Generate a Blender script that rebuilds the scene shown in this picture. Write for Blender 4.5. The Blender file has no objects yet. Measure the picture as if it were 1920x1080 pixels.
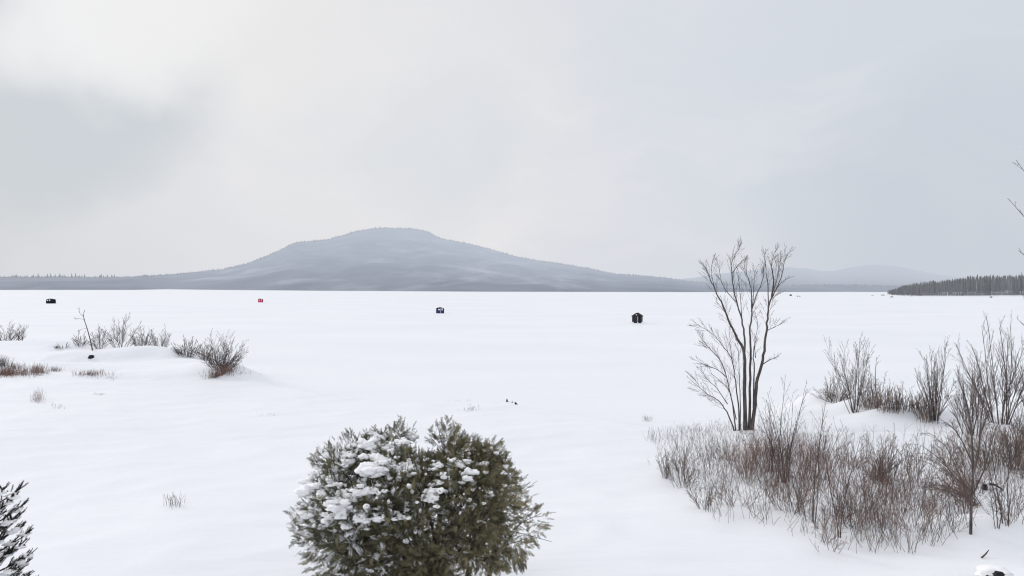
import bpy, math, random
import numpy as np
from mathutils import Vector, Matrix, noise

scene = bpy.context.scene
COL = scene.collection
R_ = math.radians
rng = random.Random(7)

# ------------------------------------------------------------------ camera
F = 1300.0                       # focal length in pixels of a 1920 px wide picture
CAM = Vector((0, 0, 7.0))
roll = 8.0 / 1920
R = Vector((math.cos(roll), 0, math.sin(roll)))
pit = math.atan(3.0 / F)
FW = Vector((0, math.cos(pit), -math.sin(pit)))
R = (R - FW * R.dot(FW)).normalized()
U = R.cross(FW).normalized()
cam = bpy.data.cameras.new('camera'); cam_o = bpy.data.objects.new('camera', cam)
COL.objects.link(cam_o)
cam.lens = 36.0 * F / 1920; cam.sensor_width = 36; cam.clip_start = .1; cam.clip_end = 60000
M = Matrix((R, U, -FW)).transposed().to_4x4(); M.translation = CAM
cam_o.matrix_world = M
scene.camera = cam_o

def ray(px, py):
    return (R * ((px - 960) / F) + U * ((540 - py) / F) + FW)

def at_depth(px, py, y):
    r = ray(px, py); return CAM + r * (y / r.y)

# ------------------------------------------------------------------ ground height
SHORE_PX = [(-500, 628), (0, 640), (170, 652), (330, 668), (440, 690), (495, 706), (640, 735), (850, 752),
            (970, 757), (1220, 788), (1340, 792), (1430, 778), (1535, 742), (1640, 757), (1760, 772), (1850, 772),
            (2000, 752), (2400, 735)]
SX, SY = [], []
for a, b in SHORE_PX:
    r = ray(a, b); t = (0.25 - CAM.z) / r.z; p = CAM + r * t
    SX.append(p.x); SY.append(p.y)
AX = [-60, -24, -17, 9, 15, 18, 40]; AV = [.75, .6, .16, .16, .5, .8, .8]

def interp(x, xs, ys):
    if x <= xs[0]: return ys[0]
    for i in range(1, len(xs)):
        if x <= xs[i]:
            f = (x - xs[i-1]) / (xs[i] - xs[i-1]); return ys[i-1] + f * (ys[i] - ys[i-1])
    return ys[-1]

def sm(t):
    t = max(0., min(1., t)); return t * t * (3 - 2 * t)

BUMPS = []                # (x, y, rx, ry, height)
def nz(x, y, s, z=0.): return noise.noise(Vector((x / s, y / s, z)))

def ground(x, y):
    if y > 120 or y < -40 or abs(x) > 140:
        return 0.025 * nz(x, y, 30, 4) if y < 600 else 0.
    ys = interp(x, SX, SY)
    a = interp(x, AX, AV)
    s = ys - y + .9 * nz(x, y, 6, 2)
    l = sm((s + .6) / 2.6)
    z = a * l * (1 - .35 * sm((s - 2.5) / 5.)) 
    z += l * .022 * max(0, 38 - y)
    z += l * (.14 * nz(x, y * 1.6, 5.5) + .05 * nz(x, y * 2, 1.9, 3) + .016 * nz(x, y, .6, 5))
    rd = 1 - abs(nz(x + y * .7, (y - x * .35) * 2.2, 4.5, 8)) * 2
    z += l * .07 * max(0, rd) ** 3
    z += (1 - l) * (.03 * nz(x, y, 9) + .022 * nz(x * .5, y * 1.5, 2.2, 6))
    for bx, by, rx, ry, h in BUMPS:
        d = ((x - bx) / rx) ** 2 + ((y - by) / ry) ** 2
        if d < 9: z += h * math.exp(-d)
    return z

def hit(px, py):
    r = ray(px, py); z = .4
    for _ in range(14):
        t = (z - CAM.z) / r.z; p = CAM + r * t
        z = .5 * z + .5 * ground(p.x, p.y)
    return Vector((p.x, p.y, ground(p.x, p.y)))

def bump_px(px, py, rx, ry, h):
    r = ray(px, py); p = CAM + r * ((.6 - CAM.z) / r.z); BUMPS.append((p.x, p.y, rx, ry, h))
bump_px(1620, 772, 2.4, .9, .75); bump_px(1710, 786, 2.8, .8, .6); bump_px(1655, 803, 2.0, .55, -.75); bump_px(1560, 775, 1.2, .9, -.3); bump_px(1640, 825, 2.6, .5, .25)
bump_px(1850, 1010, 1.6, 1.1, .5); bump_px(1540, 752, 1.6, 1.5, .3); bump_px(1880, 860, 3, 2, .25)
bump_px(20, 652, 11, 1.5, .9); bump_px(110, 668, 12, 1.6, -.8); bump_px(250, 664, 8, 1.7, .7); bump_px(60, 684, 8, 1.5, .3); bump_px(250, 690, 6, 1.1, -.3)
bump_px(330, 690, 5, 1.6, .40); bump_px(420, 694, 3.0, 2.2, .5); bump_px(300, 702, 6, 1.4, -.35); bump_px(1420, 812, 3, 2, .25)
bump_px(900, 752, 5, 1.6, .16)

# ------------------------------------------------------------------ tagging and mesh helpers
def tag(o, label=None, cat=None, group=None, kind=None):
    if label: o['label'] = label
    if cat: o['category'] = cat
    if group: o['group'] = group
    if kind: o['kind'] = kind
    return o

def empty(name, loc, label, cat, group=None, rz=0., s=1.):
    o = bpy.data.objects.new(name, None); COL.objects.link(o)
    o.location = loc; o.rotation_euler = (0, 0, rz); o.scale = (s, s, s); o.empty_display_size = .2
    return tag(o, label, cat, group)

class MB:
    def __init__(self): self.v = []; self.f = []; self.c = []
    def tube(self, pts, rad, n=3, cap=True):
        b0 = len(self.v); m = len(pts)
        for i, p in enumerate(pts):
            d = (pts[min(i + 1, m - 1)] - pts[max(i - 1, 0)])
            if d.length < 1e-9: d = Vector((0, 0, 1))
            d = d.normalized()
            a = d.cross(Vector((.31, .87, .12))).normalized(); b = d.cross(a)
            for k in range(n):
                an = 2 * math.pi * k / n
                self.v.append(p + (a * math.cos(an) + b * math.sin(an)) * rad[i])
        for i in range(m - 1):
            for k in range(n):
                k2 = (k + 1) % n
                self.f.append((b0 + i*n + k, b0 + i*n + k2, b0 + (i+1)*n + k2, b0 + (i+1)*n + k))
        if cap: self.f.append(tuple(b0 + (m-1)*n + k for k in range(n)))
    def face(self, pts):
        b = len(self.v); self.v += pts; self.f.append(tuple(range(b, b + len(pts))))
    def box(self, x0, x1, y0, y1, z0, z1):
        b = len(self.v)
        for z in (z0, z1):
            for x, y in ((x0, y0), (x1, y0), (x1, y1), (x0, y1)): self.v.append(Vector((x, y, z)))
        for q in ((3,2,1,0),(4,5,6,7),(0,1,5,4),(1,2,6,5),(2,3,7,6),(3,0,4,7)): self.f.append(tuple(b+i for i in q))
    def prism(self, poly, y0, y1):
        """poly: (x,z) outline counter-clockwise seen from -y; extruded along y"""
        b = len(self.v); n = len(poly)
        for y in (y0, y1):
            for x, z in poly: self.v.append(Vector((x, y, z)))
        self.f.append(tuple(b + i for i in range(n))); self.f.append(tuple(b + n + i for i in reversed(range(n))))
        for i in range(n):
            j = (i + 1) % n; self.f.append((b+i, b+n+i, b+n+j, b+j))
    def blob(self, c, rx, ry, rz, amp=.25, n=10, m=7, seed=0., flat=None):
        b = len(self.v)
        for i in range(m + 1):
            th = math.pi * i / m
            for k in range(n):
                ph = 2 * math.pi * k / n
                d = Vector((math.sin(th)*math.cos(ph), math.sin(th)*math.sin(ph), math.cos(th)))
                q = 1 + amp * (noise.noise(d * 1.6 + Vector((seed, seed*.7, -seed))) * 1.5 + noise.noise(d * 3.4 + Vector((seed, seed, 2))) * .4)
                z = d.z * rz * q
                if flat is not None and z < -flat * rz: z = -flat * rz
                self.v.append(c + Vector((d.x*rx*q, d.y*ry*q, z)))
        for i in range(m):
            for k in range(n):
                k2 = (k+1) % n
                self.f.append((b+i*n+k, b+(i+1)*n+k, b+(i+1)*n+k2, b+i*n+k2))
    def build(self, name, mat, parent=None, smooth=True, loc=None):
        me = bpy.data.meshes.new(name)
        me.from_pydata([tuple(v) for v in self.v], [], self.f)
        if smooth: me.polygons.foreach_set('use_smooth', [True] * len(me.polygons))
        if self.c and len(self.c) == len(self.v):
            at = me.attributes.new('tint', 'FLOAT', 'POINT'); at.data.foreach_set('value', self.c)
        me.materials.append(mat); me.update()
        o = bpy.data.objects.new(name, me); COL.objects.link(o)
        if parent: o.parent = parent
        if loc is not None: o.location = loc
        return o

# ------------------------------------------------------------------ materials
HAZE = (.625, .665, .735)
def mat_new(name):
    m = bpy.data.materials.new(name); m.use_nodes = True
    nt = m.node_tree; nt.nodes.clear(); return m, nt, nt.nodes, nt.links

def material(name, c1, c2, scale=3., rough=.85, haze=0., hcol=HAZE, bump=0., tint=None, detail=3., stretch=None, trans=0.):
    """noise-mixed two-colour surface; haze = e-folding distance in metres of the air haze painted in as emission"""
    m, nt, N, L = mat_new(name)
    out = N.new('ShaderNodeOutputMaterial'); bs = N.new('ShaderNodeBsdfPrincipled')
    bs.inputs['Roughness'].default_value = rough
    bs.inputs['Specular IOR Level'].default_value = .2
    geo = N.new('ShaderNodeNewGeometry'); ns = N.new('ShaderNodeTexNoise')
    ns.inputs['Scale'].default_value = scale; ns.inputs['Detail'].default_value = detail
    src = geo.outputs['Position']
    if stretch:
        mp = N.new('ShaderNodeMapping'); mp.inputs['Scale'].default_value = stretch
        L.new(src, mp.inputs['Vector']); src = mp.outputs['Vector']
    L.new(src, ns.inputs['Vector'])
    rp = N.new('ShaderNodeValToRGB'); rp.color_ramp.elements[0].position = .35; rp.color_ramp.elements[1].position = .65
    rp.color_ramp.elements[0].color = (*c1, 1); rp.color_ramp.elements[1].color = (*c2, 1)
    L.new(ns.outputs['Fac'], rp.inputs['Fac']); col = rp.outputs['Color']
    if tint:
        at = N.new('ShaderNodeAttribute'); at.attribute_name = 'tint'
        mx = N.new('ShaderNodeMix'); mx.data_type = 'RGBA'
        L.new(at.outputs['Fac'], mx.inputs['Factor']); L.new(col, mx.inputs['A']); mx.inputs['B'].default_value = (*tint, 1)
        col = mx.outputs['Result']
    L.new(col, bs.inputs['Base Color'])
    if bump:
        bp = N.new('ShaderNodeBump'); bp.inputs['Strength'].default_value = bump; bp.inputs['Distance'].default_value = .02
        L.new(ns.outputs['Fac'], bp.inputs['Height']); L.new(bp.outputs['Normal'], bs.inputs['Normal'])
    sh = bs.outputs['BSDF']
    if haze:  # aerial haze painted in: glowing haze colour mixed over the surface by distance
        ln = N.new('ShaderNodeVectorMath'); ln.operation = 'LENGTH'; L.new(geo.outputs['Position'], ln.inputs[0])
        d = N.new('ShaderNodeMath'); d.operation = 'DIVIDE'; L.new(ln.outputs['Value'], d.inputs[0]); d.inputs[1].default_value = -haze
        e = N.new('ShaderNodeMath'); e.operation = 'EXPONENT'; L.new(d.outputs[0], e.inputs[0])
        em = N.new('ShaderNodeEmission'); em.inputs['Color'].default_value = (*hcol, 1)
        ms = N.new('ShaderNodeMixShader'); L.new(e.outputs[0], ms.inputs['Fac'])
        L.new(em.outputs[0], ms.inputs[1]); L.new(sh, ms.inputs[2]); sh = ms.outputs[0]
    L.new(sh, out.inputs['Surface'])
    return m

M_BARK = material('bark', (.060, .050, .047), (.14, .12, .112), 14, bump=.5, stretch=(1, 1, .2))
M_TWIG = material('twigs', (.085, .070, .066), (.16, .13, .122), 2)
M_RED = material('reddish_twigs', (.14, .085, .072), (.31, .20, .165), 1.2)
M_BROWN = material('brown_twigs', (.085, .066, .060), (.25, .195, .17), 1.2)
M_FAR = material('shore_twigs', (.075, .062, .062), (.14, .118, .115), 1.5)
M_GRASS = material('dry_grass', (.20, .13, .11), (.34, .25, .20), 2)
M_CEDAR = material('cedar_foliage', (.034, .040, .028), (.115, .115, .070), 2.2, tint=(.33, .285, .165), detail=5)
def add_dusting(m):
    nt = m.node_tree; N = nt.nodes; L = nt.links; bs = [n for n in N if n.type == 'BSDF_PRINCIPLED'][0]
    mx0 = bs.inputs['Base Color'].links[0].from_node; at = [n for n in N if n.type == 'ATTRIBUTE'][0]
    c = N.new('ShaderNodeClamp'); L.new(at.outputs['Fac'], c.inputs['Value']); L.new(c.outputs[0], mx0.inputs['Factor'])
    r = N.new('ShaderNodeMapRange'); r.inputs['From Min'].default_value = 1.; r.inputs['From Max'].default_value = 2.; L.new(at.outputs['Fac'], r.inputs['Value'])
    mx = N.new('ShaderNodeMix'); mx.data_type = 'RGBA'; L.new(r.outputs[0], mx.inputs['Factor']); L.new(mx0.outputs['Result'], mx.inputs['A']); mx.inputs['B'].default_value = (.93, .94, .96, 1)
    L.new(mx.outputs['Result'], bs.inputs['Base Color'])
add_dusting(M_CEDAR)
M_CBARK = material('cedar_bark', (.05, .038, .030), (.11, .085, .07), 10, bump=.5, stretch=(1, 1, .2))
M_SPRUCE = material('spruce_needles', (.012, .014, .012), (.035, .035, .028), 5)
M_SNOWL = material('lying_snow', (.93, .935, .95), (.97, .97, .98), 6, rough=.6, bump=.1)
M_ROCK = material('dark_rock', (.012, .012, .014), (.04, .04, .045), 5, bump=.4)
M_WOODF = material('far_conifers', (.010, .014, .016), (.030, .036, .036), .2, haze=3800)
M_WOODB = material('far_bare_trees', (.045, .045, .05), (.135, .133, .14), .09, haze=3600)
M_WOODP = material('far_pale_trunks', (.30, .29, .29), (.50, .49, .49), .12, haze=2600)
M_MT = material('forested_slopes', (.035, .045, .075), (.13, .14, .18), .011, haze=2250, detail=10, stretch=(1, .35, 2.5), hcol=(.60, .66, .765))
def add_clearings(m, col, scale):
    nt = m.node_tree; N = nt.nodes; L = nt.links; bs = [n for n in N if n.type == 'BSDF_PRINCIPLED'][0]
    old = bs.inputs['Base Color'].links[0].from_socket; g = N.new('ShaderNodeNewGeometry')
    a = N.new('ShaderNodeTexNoise'); a.inputs['Scale'].default_value = scale; a.inputs['Detail'].default_value = 8; a.inputs['Roughness'].default_value = .62
    mp = N.new('ShaderNodeMapping'); mp.inputs['Scale'].default_value = (1, .18, 3.2); L.new(g.outputs['Position'], mp.inputs['Vector']); L.new(mp.outputs[0], a.inputs['Vector']); r = N.new('ShaderNodeMapRange'); r.inputs['From Min'].default_value = .53; r.inputs['From Max'].default_value = .72
    L.new(a.outputs['Fac'], r.inputs['Value']); mx = N.new('ShaderNodeMix'); mx.data_type = 'RGBA'
    L.new(r.outputs[0], mx.inputs['Factor']); L.new(old, mx.inputs['A']); mx.inputs['B'].default_value = (*col, 1); L.new(mx.outputs['Result'], bs.inputs['Base Color'])
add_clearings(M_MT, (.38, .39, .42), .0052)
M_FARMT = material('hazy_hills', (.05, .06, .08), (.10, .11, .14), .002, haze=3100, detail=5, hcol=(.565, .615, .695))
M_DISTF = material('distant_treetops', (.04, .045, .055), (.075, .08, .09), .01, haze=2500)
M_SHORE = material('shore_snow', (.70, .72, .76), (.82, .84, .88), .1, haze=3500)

def snow_material():
    m, nt, N, L = mat_new('snow')
    out = N.new('ShaderNodeOutputMaterial'); bs = N.new('ShaderNodeBsdfPrincipled')
    bs.inputs['Roughness'].default_value = .55; bs.inputs['Specular IOR Level'].default_value = .25
    geo = N.new('ShaderNodeNewGeometry')
    n1 = N.new('ShaderNodeTexNoise'); n1.inputs['Scale'].default_value = .05; n1.inputs['Detail'].default_value = 6
    mp = N.new('ShaderNodeMapping'); mp.inputs['Scale'].default_value = (.6, 1.4, 1)
    L.new(geo.outputs['Position'], mp.inputs['Vector']); L.new(mp.outputs['Vector'], n1.inputs['Vector'])
    rp = N.new('ShaderNodeValToRGB'); rp.color_ramp.elements[0].position = .3; rp.color_ramp.elements[1].position = .7
    rp.color_ramp.elements[0].color = (.83, .85, .89, 1); rp.color_ramp.elements[1].color = (.885, .90, .93, 1)
    L.new(n1.outputs['Fac'], rp.inputs['Fac']); L.new(rp.outputs['Color'], bs.inputs['Base Color'])
    # wind ripples and fine grain
    mp2 = N.new('ShaderNodeMapping'); mp2.inputs['Scale'].default_value = (.5, 1.7, 1); mp2.inputs['Rotation'].default_value = (0, 0, .35)
    n2 = N.new('ShaderNodeTexNoise'); n2.inputs['Scale'].default_value = 1.1; n2.inputs['Detail'].default_value = 7; n2.inputs['Roughness'].default_value = .55
    L.new(geo.outputs['Position'], mp2.inputs['Vector']); L.new(mp2.outputs['Vector'], n2.inputs['Vector'])
    bp = N.new('ShaderNodeBump'); bp.inputs['Strength'].default_value = .55; bp.inputs['Distance'].default_value = .12
    L.new(n2.outputs['Fac'], bp.inputs['Height']); L.new(bp.outputs['Normal'], bs.inputs['Normal'])
    L.new(bs.outputs['BSDF'], out.inputs['Surface']); return m
M_SNOW = snow_material()

# ------------------------------------------------------------------ world, sun
def build_world():
    w = bpy.data.worlds.new('World'); scene.world = w; w.use_nodes = True
    nt = w.node_tree; N = nt.nodes; L = nt.links; N.clear()
    out = N.new('ShaderNodeOutputWorld'); bg = N.new('ShaderNodeBackground'); bg.inputs['Strength'].default_value = .1
    sky = N.new('ShaderNodeTexSky'); sky.sky_type = 'NISHITA'; sky.sun_disc = False
    sky.sun_elevation = R_(24); sky.sun_rotation = R_(-60); sky.air_density = 1.5; sky.dust_density = 3
    tc = N.new('ShaderNodeTexCoord'); D = tc.outputs['Generated']
    def mth(op, a, b=None, clamp=False):
        n = N.new('ShaderNodeMath'); n.operation = op; n.use_clamp = clamp
        for i, x in enumerate((a, b)):
            if x is None: continue
            if isinstance(x, (int, float)): n.inputs[i].default_value = x
            else: L.new(x, n.inputs[i])
        return n.outputs[0]
    # cloud layer coordinates: flattened direction plus slow warp
    warp = N.new('ShaderNodeTexNoise'); warp.inputs['Scale'].default_value = 3.4; warp.inputs['Detail'].default_value = 5
    L.new(D, warp.inputs['Vector'])
    sub = N.new('ShaderNodeVectorMath'); sub.operation = 'SUBTRACT'; L.new(warp.outputs['Color'], sub.inputs[0]); sub.inputs[1].default_value = (.5, .5, .5)
    scl = N.new('ShaderNodeVectorMath'); scl.operation = 'SCALE'; L.new(sub.outputs[0], scl.inputs[0]); scl.inputs['Scale'].default_value = .34
    add = N.new('ShaderNodeVectorMath'); add.operation = 'ADD'; L.new(D, add.inputs[0]); L.new(scl.outputs[0], add.inputs[1])
    nrm = N.new('ShaderNodeVectorMath'); nrm.operation = 'NORMALIZE'; L.new(add.outputs[0], nrm.inputs[0]); DW = nrm.outputs[0]
    def spot(px, py, deg0, deg1, src=DW):
        c = ray(px, py).normalized()
        dt = N.new('ShaderNodeVectorMath'); dt.operation = 'DOT_PRODUCT'; L.new(src, dt.inputs[0]); dt.inputs[1].default_value = c
        mr = N.new('ShaderNodeMapRange'); mr.interpolation_type = 'SMOOTHSTEP'
        mr.inputs['From Min'].default_value = math.cos(R_(deg1)); mr.inputs['From Max'].default_value = math.cos(R_(deg0))
        L.new(dt.outputs['Value'], mr.inputs['Value']); return mr.outputs[0]
    def mix(fac, a, b):
        m = N.new('ShaderNodeMix'); m.data_type = 'RGBA'
        if isinstance(fac, (int, float)): m.inputs['Factor'].default_value = fac
        else: L.new(fac, m.inputs['Factor'])
        for k, x in (('A', a), ('B', b)):
            if isinstance(x, tuple): m.inputs[k].default_value = (*x, 1)
            else: L.new(x, m.inputs[k])
        return m.outputs['Result']
    sep = N.new('ShaderNodeSeparateXYZ'); L.new(DW, sep.inputs[0])
    side = N.new('ShaderNodeMapRange'); side.interpolation_type = 'SMOOTHSTEP'
    side.inputs['From Min'].default_value = -.15; side.inputs['From Max'].default_value = .62
    L.new(sep.outputs['X'], side.inputs['Value'])
    S = 10.25
    def c(r, g, b):      # sRGB 0-255 -> linear, times S
        return tuple(S * (((x/255)/12.92) if x < 10 else (((x/255)+.055)/1.055)**2.4) for x in (r, g, b))
    base = mix(side.outputs[0], c(229, 228, 233), c(209, 215, 223))
    # soft streaks of lighter and darker cloud
    mp = N.new('ShaderNodeMapping'); mp.inputs['Scale'].default_value = (1.0, 1.0, 3.6); mp.inputs['Rotation'].default_value = (0, .22, 0)
    L.new(DW, mp.inputs['Vector'])
    n1 = N.new('ShaderNodeTexNoise'); n1.inputs['Scale'].default_value = 2.6; n1.inputs['Detail'].default_value = 7; n1.inputs['Roughness'].default_value = .52
    L.new(mp.outputs[0], n1.inputs['Vector'])
    k = N.new('ShaderNodeMapRange'); k.inputs['From Min'].default_value = .35; k.inputs['From Max'].default_value = .68
    L.new(n1.outputs['Fac'], k.inputs['Value'])
    base = mix(mth('MULTIPLY', k.outputs[0], .62), base, c(212, 218, 226))
    k2 = N.new('ShaderNodeMapRange'); k2.inputs['From Min'].default_value = .5; k2.inputs['From Max'].default_value = .3; L.new(n1.outputs['Fac'], k2.inputs['Value'])
    base = mix(mth('MULTIPLY', k2.outputs[0], .5), base, c(232, 232, 236))
    base = mix(mth('MULTIPLY', spot(1330, 330, 0, 17), .3), base, c(214, 219, 227))
    base = mix(mth('MULTIPLY', spot(620, 60, 3, 26), .55), base, c(230, 230, 230))
    base = mix(mth('MULTIPLY', spot(-60, 440, 2, 19), .5), base, c(209, 214, 219))
    base = mix(mth('MULTIPLY', spot(830, 270, 0, 8), .4), base, c(211, 217, 224))
    base = mix(mth('MULTIPLY', spot(10, 120, 5, 15), .95), base, c(198, 205, 212))
    base = mix(mth('MULTIPLY', spot(250, 250, 2, 9), .45), base, c(203, 209, 216))
    base = mix(mth('MULTIPLY', spot(240, 10, 1, 8.5), .85), base, c(242, 242, 243))
    base = mix(mth('MULTIPLY', spot(420, 70, 0, 9), .45), base, c(236, 235, 234))
    base = mix(mth('MULTIPLY', spot(1980, 560, 2, 20), .75), base, c(200, 206, 216))
    # brighter towards the zenith, as an overcast sky is
    s0 = N.new('ShaderNodeSeparateXYZ'); L.new(D, s0.inputs[0])
    zr = N.new('ShaderNodeMapRange'); zr.interpolation_type = 'SMOOTHSTEP'
    zr.inputs['From Min'].default_value = .42; zr.inputs['From Max'].default_value = .95; L.new(s0.outputs['Z'], zr.inputs['Value'])
    base = mix(zr.outputs[0], base, (9.5, 9.6, 10.0))
    fin = mix(.97, sky.outputs[0], base)
    L.new(fin, bg.inputs['Color']); L.new(bg.outputs[0], out.inputs['Surface'])
build_world()

sun = bpy.data.lights.new('sun', 'SUN'); sun.energy = 1.25; sun.angle = R_(16); sun.color = (1, .97, .92)
so = bpy.data.objects.new('sun', sun); COL.objects.link(so)
az = R_(-60)                                     # from +Y towards -X: sun over the left shoulder of the view
el = R_(24)
sd = Vector((math.sin(az) * math.cos(el), math.cos(az) * math.cos(el), math.sin(el)))
so.rotation_euler = sd.to_track_quat('Z', 'Y').to_euler()

# ------------------------------------------------------------------ snow sheet
def build_ground():
    ys = []
    y = -30.
    while y < 8000:
        ys.append(y)
        if y < 70: y += .30 if y > 8 else .8
        else: y += .30 + (y - 70) * .05
    nx = 330
    us = [(i / nx) * 2 - 1 for i in range(nx + 1)]
    xs = [math.copysign(58 * abs(u) * (1 if abs(u) < .8 else 1) + 0 if abs(u) < .8 else 46.4 * math.exp((abs(u) - .8) * 26.), u) for u in us]
    V, Fc = [], []
    for yy in ys:
        for x in xs:
            V.append((x, yy, ground(x, yy)))
    w = len(xs)
    for j in range(len(ys) - 1):
        for i in range(w - 1):
            a = j * w + i; Fc.append((a, a+1, a+w+1, a+w))
    me = bpy.data.meshes.new('snow_ground'); me.from_pydata(V, [], Fc)
    me.polygons.foreach_set('use_smooth', [True] * len(me.polygons)); me.materials.append(M_SNOW)
    o = bpy.data.objects.new('snow_ground', me); COL.objects.link(o)
    tag(o, 'snow covered frozen lake and low snowy shore', 'ground', kind='structure')
build_ground()

# ------------------------------------------------------------------ hills
def lerp_px(px, tab):
    return interp(px, [a for a, b in tab], [b for a, b in tab])

SIL = [(-500, 519), (0, 519), (60, 518.5), (230, 519.5), (300, 516), (350, 512), (420, 504), (460, 495), (500, 480), (530, 466),
       (548, 457), (560, 453.5), (585, 452), (612, 449), (640, 442), (665, 434), (700, 428), (720, 427), (760, 428), (790, 431), (805, 435),
       (820, 444), (840, 450), (880, 457), (920, 467), (960, 479), (1000, 487), (1050, 494), (1100, 502), (1150, 513), (1200, 516.5),
       (1250, 521), (1290, 527), (1330, 531), (1400, 533), (1470, 535.5), (1560, 534), (1700, 536.5), (1800, 537), (2400, 536)]
SHR = [(-500, 536.5), (0, 538.2), (200, 541), (400, 543.5), (600, 545.2), (900, 547), (1300, 547.7), (1600, 547.2), (2400, 549)]
RDG = [(-500, 1500), (250, 1550), (450, 2300), (600, 3000), (760, 3500), (1000, 3100), (1200, 2300), (1330, 1900), (2400, 1900)]
def ray_at(px, py, d):
    r = ray(px, py); return CAM + r * (d / math.hypot(r.x, r.y))

def hill_mesh(name, sil, shr, rdg, mat, px0, px1, step, K, label, rough=1.):
    V, Fc = [], []
    pxs = [px0 + i * step for i in range(int((px1 - px0) / step) + 1)]
    for px in pxs:
        sy = lerp_px(px, shr); r = ray(px, sy); dsh = (0 - CAM.z) / r.z * math.hypot(r.x, r.y)
        dsh = min(dsh, lerp_px(px, rdg) * .7)
        ty = lerp_px(px, sil) + rough * (.9 * noise.noise(Vector((px * .045, 1, 0))) + .8 * noise.noise(Vector((px * .21, 5, 0))) + .5 * noise.noise(Vector((px * .6, 9, 0))))
        dr = lerp_px(px, rdg)
        for k in range(K + 1):
            t = k / K
            d = dsh + (dr - dsh) * t
            e = t ** .8
            p = ray_at(px, sy + (ty - sy) * e, d)
            if 0 < k < K:
                q = 24 * rough * math.sin(math.pi * t) * (sy - ty) / 110
                p.z += q * (noise.noise(Vector((p.x / 420, p.y / 420, 0))) + .5 * noise.noise(Vector((p.x / 150, p.y / 150, 3))))
                lim = ray_at(px, sy + (ty - sy) * min(1, e * 1.1 + .04), d).z
                p.z = max(.5, min(p.z, lim))
            if k == 0: p.z = -.5
            V.append(tuple(p))
        for k in range(1, 5):     # the far side falls away
            d = dr * (1 + .12 * k); p = ray_at(px, ty, dr); q = ray_at(px, ty, d); V.append((q.x, q.y, p.z * (1 - k / 4) - (.5 if k == 4 else 0)))
    w = K + 5
    for i in range(len(pxs) - 1):
        for k in range(w - 1):
            a = i * w + k; Fc.append((a, a+w, a+w+1, a+1))
    me = bpy.data.meshes.new(name); me.from_pydata(V, [], Fc)
    me.polygons.foreach_set('use_smooth', [True] * len(me.polygons)); me.materials.append(mat)
    o = bpy.data.objects.new(name, me); COL.objects.link(o); tag(o, label, 'hills', kind='structure')
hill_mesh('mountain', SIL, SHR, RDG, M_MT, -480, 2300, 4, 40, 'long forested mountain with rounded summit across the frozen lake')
SIL2 = [(1150, 530), (1240, 526), (1300, 521), (1340, 514), (1390, 509), (1430, 505), (1480, 501), (1510, 503), (1545, 508), (1565, 508), (1600, 500), (1640, 496),
        (1680, 499), (1720, 507), (1760, 515), (1800, 520), (1900, 526), (2300, 530)]
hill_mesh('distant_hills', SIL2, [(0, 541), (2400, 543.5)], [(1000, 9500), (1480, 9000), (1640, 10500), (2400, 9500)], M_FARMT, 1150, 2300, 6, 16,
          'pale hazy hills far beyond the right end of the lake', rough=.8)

# tiny treetops that make the ridge lines furry
def cone(mb, p, r, h, n=5):
    b = len(mb.v)
    for k in range(n):
        a = 2*math.pi*k/n; mb.v.append(Vector((p.x + r*math.cos(a), p.y + r*math.sin(a), p.z)))
    mb.v.append(Vector((p.x, p.y, p.z + h)))
    for k in range(n): mb.f.append((b+k, b+(k+1) % n, b+n))
mb = MB(); g = random.Random(3)
for i in range(3600):
    px = g.uniform(-300, 2100)
    d = lerp_px(px, RDG); py = lerp_px(px, SIL); dd = d * g.uniform(.97, 1.0)
    p = ray_at(px, py + 1.2, dd)
    h = g.uniform(2.5, 7.5) * (d / 2600) * (1 + .5 * noise.noise(Vector((px * .05, 3, 3))))
    if 55 < px < 235 and g.random() < .13: h = g.uniform(4.5, 9.5)
    p.z -= 2; cone(mb, p, h * .25, h + 2, 4)
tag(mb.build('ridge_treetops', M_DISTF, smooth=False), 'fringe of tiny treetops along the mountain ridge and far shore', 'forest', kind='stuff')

# ------------------------------------------------------------------ wooded point on the right
ISL_S = [(1652, 552.5), (1680, 554.3), (1720, 555.2), (1800, 555.6), (1880, 554.5), (1960, 554), (2300, 552)]
ISL_T = [(1652, 551), (1670, 545), (1680, 541), (1690, 536.5), (1705, 532), (1720, 529), (1750, 526.5), (1780, 524), (1800, 520.5), (1840, 516), (1900, 516), (1990, 513), (2300, 512)]
def point_land():
    V, Fc = [], []; pxs = [1640 + 5 * i for i in range(130)]; K = 12
    for px in pxs:
        sy = lerp_px(px, ISL_S); r = ray(px, sy); d0 = (0 - CAM.z) / r.z * math.hypot(r.x, r.y)
        e = sm((px - 1652) / 200)
        for k in range(K + 1):
            t = k / K; d = d0 + t * (60 + 260 * e)
            q = ray_at(px, sy, d); z = -.3 + (1.2 + 9 * e * t) * sm(t * 5) * (1 - sm((t - .8) / .2)) * sm((px - 1640) / 25) + .3 * nz(q.x, q.y, 8)
            V.append((q.x, q.y, z))
    for i in range(len(pxs) - 1):
        for k in range(K):
            a = i * (K+1) + k; Fc.append((a, a+K+1, a+K+2, a+1))
    me = bpy.data.meshes.new('wooded_point'); me.from_pydata(V, [], Fc)
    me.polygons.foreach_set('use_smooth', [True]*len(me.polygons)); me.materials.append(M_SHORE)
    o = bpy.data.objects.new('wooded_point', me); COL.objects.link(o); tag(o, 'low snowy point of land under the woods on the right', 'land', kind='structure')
point_land()

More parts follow.
